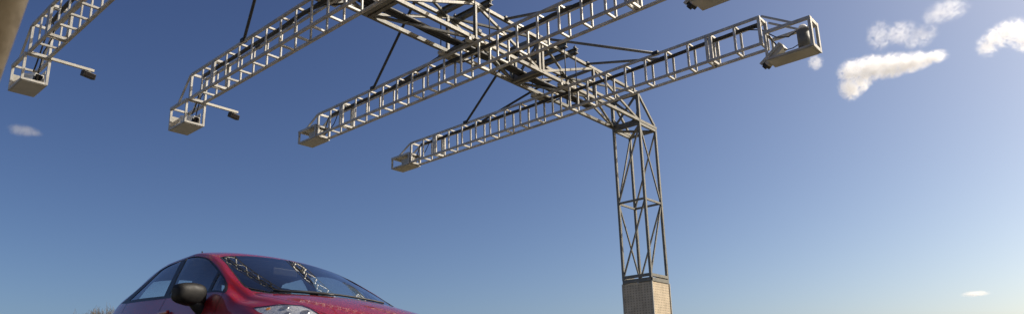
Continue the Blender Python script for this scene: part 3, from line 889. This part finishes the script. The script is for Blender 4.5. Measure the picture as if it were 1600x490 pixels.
# inner lining seen through the glass
lin = None
build('interior_lining', 'body', (-1, 1), 'interior', CAR, -.03)
for rg in ('front_door', 'rear_door', 'window_trim'):
    for sd in (-1, 1):
        build('interior_lining', rg, (sd,), 'interior', CAR, -.03)
block('dashboard', (CX - 1.28, 0, .86), (.55, 1.32, .20), 'plastic', CAR, rot=(0, math.radians(8), 0), bev=.05)
block('cabin_floor', (CX - 2.3, 0, .28), (2.4, 1.4, .06), 'plastic', CAR)
block('firewall', (CX - 1.02, 0, .58), (.04, 1.4, .60), 'plastic', CAR)
block('parcel_shelf', (CX - 3.55, 0, .88), (.50, 1.1, .03), 'interior', CAR, bev=.01)
for y in (-.36, .36):
    st = link('front_seat', None, CAR); st.location = (CX - 2.15, y, .30)
    block('seat_cushion', (0, 0, .14), (.52, .48, .18), 'seat', st, bev=.05)
    block('seat_back', (-.30, 0, .48), (.16, .46, .62), 'seat', st, rot=(0, math.radians(-14), 0), bev=.06)
    block('headrest', (-.42, 0, .87), (.10, .26, .18), 'seat', st, rot=(0, math.radians(-12), 0), bev=.04)
rb = link('rear_seat', None, CAR); rb.location = (CX - 3.0, 0, .30)
block('seat_cushion', (0, 0, .14), (.5, 1.2, .18), 'seat', rb, bev=.05)
block('seat_back', (-.30, 0, .42), (.16, 1.2, .56), 'seat', rb, rot=(0, math.radians(-18), 0), bev=.05)
for y in (-.38, .38): block('headrest', (-.42, y, .76), (.09, .24, .14), 'seat', rb, rot=(0, math.radians(-12), 0), bev=.035)
bmw = bmesh.new()
n1, n2 = 28, 8
gr = [[bmw.verts.new((0, (.18 + .014 * math.cos(b)) * math.cos(a), (.18 + .014 * math.cos(b)) * math.sin(a) ) ) if False else bmw.verts.new((.014 * math.sin(b), (.18 + .014 * math.cos(b)) * math.cos(a), (.18 + .014 * math.cos(b)) * math.sin(a))) for b in [k / n2 * 2 * math.pi for k in range(n2)]] for a in [k / n1 * 2 * math.pi for k in range(n1)]]
for i in range(n1):
    for j in range(n2):
        f = bmw.faces.new((gr[i][j], gr[(i + 1) % n1][j], gr[(i + 1) % n1][(j + 1) % n2], gr[i][(j + 1) % n2])); f.smooth = True
bmesh.ops.recalc_face_normals(bmw, faces=bmw.faces)
me = bpy.data.meshes.new('steering_wheel'); bmw.to_mesh(me); bmw.free()
sw = link('steering_wheel', me, CAR, 'plastic'); sw.location = (CX - 1.68, .36, .92); sw.rotation_euler = (0, math.radians(-25), 0)
for a in (0, 2.1, 4.2): bar('spoke', (0, 0, 0), (0, .175 * math.cos(a - .5), .175 * math.sin(a - .5)), .03, .015, 'plastic', sw)
pt = Vector(to_local(S([1.84], [0.0]), 1)[0])
block('rear_view_mirror', pt + Vector((.0, 0, -.10)), (.03, .24, .07), 'plastic', CAR, bev=.01)
# wipers
for y0, xa, v0, x1, v1 in ((.45, .86, 1.0, .98, -1.1), (-.15, .83, -.35, 1.0, -1.45)):
    def wp(x, v, o=.012):
        P = S([x], [abs(v)]); N = normals(np.array([x]), np.array([abs(v)]))
        q = to_local(P + N * o, 1 if v >= 0 else -1)[0]
        return Vector(q)
    pts = [wp(xa + (x1 - xa) * k / 8 - .012 + .02 * abs(v0 + (v1 - v0) * k / 8), v0 + (v1 - v0) * k / 8) for k in range(9)]
    sweep('wiper', pts, .009, 'black', CAR, 6)
# roof aerial
p = Vector(to_local(S([3.45], [0.0]), 1)[0])
an = link('aerial', None, CAR); an.location = p
pipe('aerial_mast', (0, 0, 0), (-.16, 0, .305), .007, 'black', an, 8)
pipe('aerial_foot', (0, 0, -.005), (0, 0, .018), .022, 'black', an, 12)

# ---------------------------------------------------------------- bare trees beyond the road
def bark_mat():
    m, t, b = new_mat('bare_twigs')
    tc = t.nodes.new('ShaderNodeTexCoord')
    n = t.nodes.new('ShaderNodeTexNoise'); n.inputs['Scale'].default_value = 1.2; n.inputs['Detail'].default_value = 5
    t.links.new(tc.outputs['Object'], n.inputs['Vector'])
    r = t.nodes.new('ShaderNodeValToRGB')
    r.color_ramp.elements[0].position = .35; r.color_ramp.elements[0].color = (.11, .085, .06, 1)
    r.color_ramp.elements[1].position = .65; r.color_ramp.elements[1].color = (.22, .18, .125, 1)
    t.links.new(n.outputs[0], r.inputs[0]); t.links.new(r.outputs[0], b.inputs['Base Color'])
    b.inputs['Roughness'].default_value = .9
    return m
MAT['bark'] = bark_mat()
def bare_tree(px, py, dist, label, seed):
    rnd = random.Random(seed)
    top = camP + ray(px, py) * dist
    gzz = gz(top.y) - .05
    H = top.z - gzz
    t = empty('bare_tree', (top.x, top.y, gzz), label, 'tree', 'bare trees beyond the road')
    bm_t, bm_c = bmesh.new(), bmesh.new()
    def seg(bm, a, b, ra, rb, n):
        m = orient(a, b); A_, B_ = [], []
        for k in range(n):
            c = Vector((0, math.cos(k / n * 6.2832), math.sin(k / n * 6.2832)))
            A_.append(bm.verts.new(a + m @ (c * ra))); B_.append(bm.verts.new(b + m @ (c * rb)))
        for k in range(n):
            f = bm.faces.new((A_[k], A_[(k + 1) % n], B_[(k + 1) % n], B_[k])); f.smooth = True
    def grow(a, d, l, r, lev):
        if lev > 6 or l < .12: return
        bm = bm_t if lev == 0 else bm_c
        n = 8 if lev == 0 else (5 if lev < 3 else 3)
        k = 3 if lev < 4 else 2
        p = a; dd = d.copy()
        for s in range(k):
            dd = (dd + Vector((rnd.gauss(0, .10), rnd.gauss(0, .10), rnd.gauss(.05, .06)))).normalized()
            q = p + dd * l / k
            seg(bm, p, q, r * (1 - .35 * s / k), r * (1 - .35 * (s + 1) / k), n)
            p = q
            if lev >= 1 or s == k - 1:
                for _ in range(rnd.choice((1, 2)) if lev else 5):
                    ax = Vector((rnd.gauss(0, 1), rnd.gauss(0, 1), rnd.gauss(0, .5))).normalized()
                    nd = (Matrix.Rotation(rnd.uniform(.35, .85), 3, dd.cross(ax).normalized()) @ dd)
                    nd = (nd + Vector((0, 0, .25))).normalized()
                    grow(p, nd, l * rnd.uniform(.62, .80), max(r * rnd.uniform(.5, .62), .010), lev + 1)
    grow(Vector((0, 0, 0)), Vector((0, 0, 1)), H * .30, H * .022, 0)
    zmax = max((v.co.z for v in bm_c.verts), default=H)
    k = H / zmax
    for nm, bm in (('trunk', bm_t), ('crown', bm_c)):
        bmesh.ops.scale(bm, vec=(k, k, k), verts=bm.verts)
        me = bpy.data.meshes.new(nm); bm.to_mesh(me); bm.free()
        link(nm, me, t, 'bark')
bare_tree(148, 472, 62, 'bare tree behind the car rear, tallest of the bare trees', 3)
bare_tree(170, 474, 66, 'bare tree mostly hidden by the rear of the red car', 11)
bare_tree(131, 480, 74, 'short bare tree, leftmost of the bare trees', 5)

# ---------------------------------------------------------------- clouds
def cloud(dist, puffs, label, dens, amp=.55, nscale=1.0, seed=0.0):
    """puffs: (px, py, rx_px, ry_px) ellipsoids in the sky; a closed hull with a noisy volume in it"""
    cx = sum(p[0] for p in puffs) / len(puffs); cy = sum(p[1] for p in puffs) / len(puffs)
    d0 = ray(cx, cy).normalized()
    rt = d0.cross(Vector((0, 0, 1))).normalized(); up = rt.cross(d0).normalized()
    u = dist / FPX * ray(cx, cy).length / 1.0
    org = camP + ray(cx, cy) * dist
    loc = []
    for (px, py, rx, ry) in puffs:
        dlt = (camP + ray(px, py) * dist) - org
        loc.append((dlt.dot(rt), dlt.dot(up), rx * dist / FPX, ry * dist / FPX))
    bm = bmesh.new()
    for (x, y, rx, ry) in loc:
        s = bmesh.ops.create_icosphere(bm, subdivisions=2, radius=1)
        bmesh.ops.scale(bm, vec=(rx * 1.05, ry * 1.05, max(rx, ry) * .8), verts=s['verts'])
        bmesh.ops.translate(bm, vec=(x, y, 0), verts=s['verts'])
    r = bmesh.ops.convex_hull(bm, input=bm.verts)
    bmesh.ops.delete(bm, geom=[v for v in bm.verts if not v.link_faces] , context='VERTS')
    hull = set(f for f in r['geom'] if isinstance(f, bmesh.types.BMFace))
    bmesh.ops.delete(bm, geom=[f for f in bm.faces if f not in hull], context='FACES')
    bmesh.ops.delete(bm, geom=[v for v in bm.verts if not v.link_faces], context='VERTS')
    me = bpy.data.meshes.new('cloud'); bm.to_mesh(me); bm.free()
    m = bpy.data.materials.new('cloud'); m.use_nodes = True
    t = m.node_tree; t.nodes.clear()
    out = t.nodes.new('ShaderNodeOutputMaterial'); pv = t.nodes.new('ShaderNodeVolumePrincipled')
    pv.inputs['Color'].default_value = (1, 1, 1, 1); pv.inputs['Anisotropy'].default_value = 0.5
    t.links.new(pv.outputs[0], out.inputs['Volume'])
    tc = t.nodes.new('ShaderNodeTexCoord')
    size = max(max(l[2], l[3]) for l in loc)
    no = t.nodes.new('ShaderNodeTexNoise'); no.inputs['Scale'].default_value = nscale * 2.6 / size; no.inputs['Detail'].default_value = 9; no.inputs['Roughness'].default_value = .6; no.inputs['Distortion'].default_value = .8
    mp = t.nodes.new('ShaderNodeVectorMath'); mp.operation = 'ADD'; mp.inputs[1].default_value = (seed * size, seed * size * .7, 0)
    t.links.new(tc.outputs['Object'], mp.inputs[0]); t.links.new(mp.outputs[0], no.inputs['Vector'])
    prev = None
    for (x, y, rx, ry) in loc:
        sb = t.nodes.new('ShaderNodeVectorMath'); sb.operation = 'SUBTRACT'; sb.inputs[1].default_value = (x, y, 0)
        t.links.new(tc.outputs['Object'], sb.inputs[0])
        dv = t.nodes.new('ShaderNodeVectorMath'); dv.operation = 'DIVIDE'; dv.inputs[1].default_value = (rx, ry, max(rx, ry) * .8)
        t.links.new(sb.outputs[0], dv.inputs[0])
        ln = t.nodes.new('ShaderNodeVectorMath'); ln.operation = 'LENGTH'; t.links.new(dv.outputs[0], ln.inputs[0])
        o1 = t.nodes.new('ShaderNodeMath'); o1.operation = 'SUBTRACT'; o1.inputs[0].default_value = 1.0
        t.links.new(ln.outputs['Value'], o1.inputs[1])
        if prev is None: prev = o1
        else:
            mx = t.nodes.new('ShaderNodeMath'); mx.operation = 'SMOOTH_MAX'; mx.inputs[2].default_value = .15
            t.links.new(prev.outputs[0], mx.inputs[0]); t.links.new(o1.outputs[0], mx.inputs[1]); prev = mx
    ns = t.nodes.new('ShaderNodeMath'); ns.operation = 'MULTIPLY_ADD'; ns.inputs[1].default_value = amp * 2; ns.inputs[2].default_value = -amp + .0
    t.links.new(no.outputs[0], ns.inputs[0])
    ad = t.nodes.new('ShaderNodeMath'); ad.operation = 'ADD'
    t.links.new(prev.outputs[0], ad.inputs[0]); t.links.new(ns.outputs[0], ad.inputs[1])
    mr = t.nodes.new('ShaderNodeMapRange'); mr.inputs[1].default_value = 0.0; mr.inputs[2].default_value = 1.0; mr.inputs[3].default_value = 0; mr.inputs[4].default_value = dens / size
    ev = t.nodes.new('ShaderNodeMapRange'); ev.interpolation_type = 'SMOOTHSTEP'; ev.inputs[1].default_value = -.02; ev.inputs[2].default_value = .5
    t.links.new(prev.outputs[0], ev.inputs[0])
    mu = t.nodes.new('ShaderNodeMath'); mu.operation = 'MULTIPLY'
    t.links.new(ad.outputs[0], mr.inputs[0]); t.links.new(mr.outputs[0], mu.inputs[0]); t.links.new(ev.outputs[0], mu.inputs[1])
    t.links.new(mu.outputs[0], pv.inputs['Density'])
    o = link('cloud', me)
    me.materials.append(m)
    mm = Matrix((rt, up, -d0)).transposed().to_4x4(); mm.translation = org
    o.matrix_world = mm
    tag(o, label, 'cloud', 'small white clouds')
    return o
cloud(1500, [(1335, 112, 30, 25), (1360, 107, 38, 25), (1390, 103, 40, 23), (1420, 98, 38, 19), (1452, 91, 28, 13), (1328, 138, 22, 25), (1345, 130, 20, 17)], 'dense white wedge-shaped cloud, largest of all, right of the far arm', 6, 2.3, 1.6)
cloud(1700, [(1580, 50, 32, 25), (1560, 58, 28, 21), (1543, 72, 20, 21), (1604, 60, 28, 26)], 'white hook-shaped cloud cut by the right picture edge', 2.6, 3.0, 1.5, 3.1)
cloud(1800, [(1478, 17, 38, 22), (1462, 25, 26, 18)], 'soft pale cloud near the top edge, above the wedge-shaped cloud', .9, 2.6, 1.5, 5.3)
cloud(1800, [(1376, 56, 26, 28), (1404, 52, 34, 22), (1432, 58, 30, 22), (1450, 50, 18, 16)], 'thin torn cloud wisp just above the wedge-shaped cloud', .8, 4.6, 1.3, 7.7)
cloud(1600, [(1274, 98, 14, 15)], 'tiny cloud puff beside the right end of the far arm', 1.2, 2.0, 1.2, 2.2)
cloud(1900, [(36, 204, 28, 12), (52, 208, 16, 8)], 'small grey-white cloud at the left edge below the camera box', .9, 1.6, .9, 9.4)
cloud(2600, [(1525, 458, 24, 6)], 'flat little cloud low in the sky at bottom right', 2.4, 1.2, 1.0, 4.4)
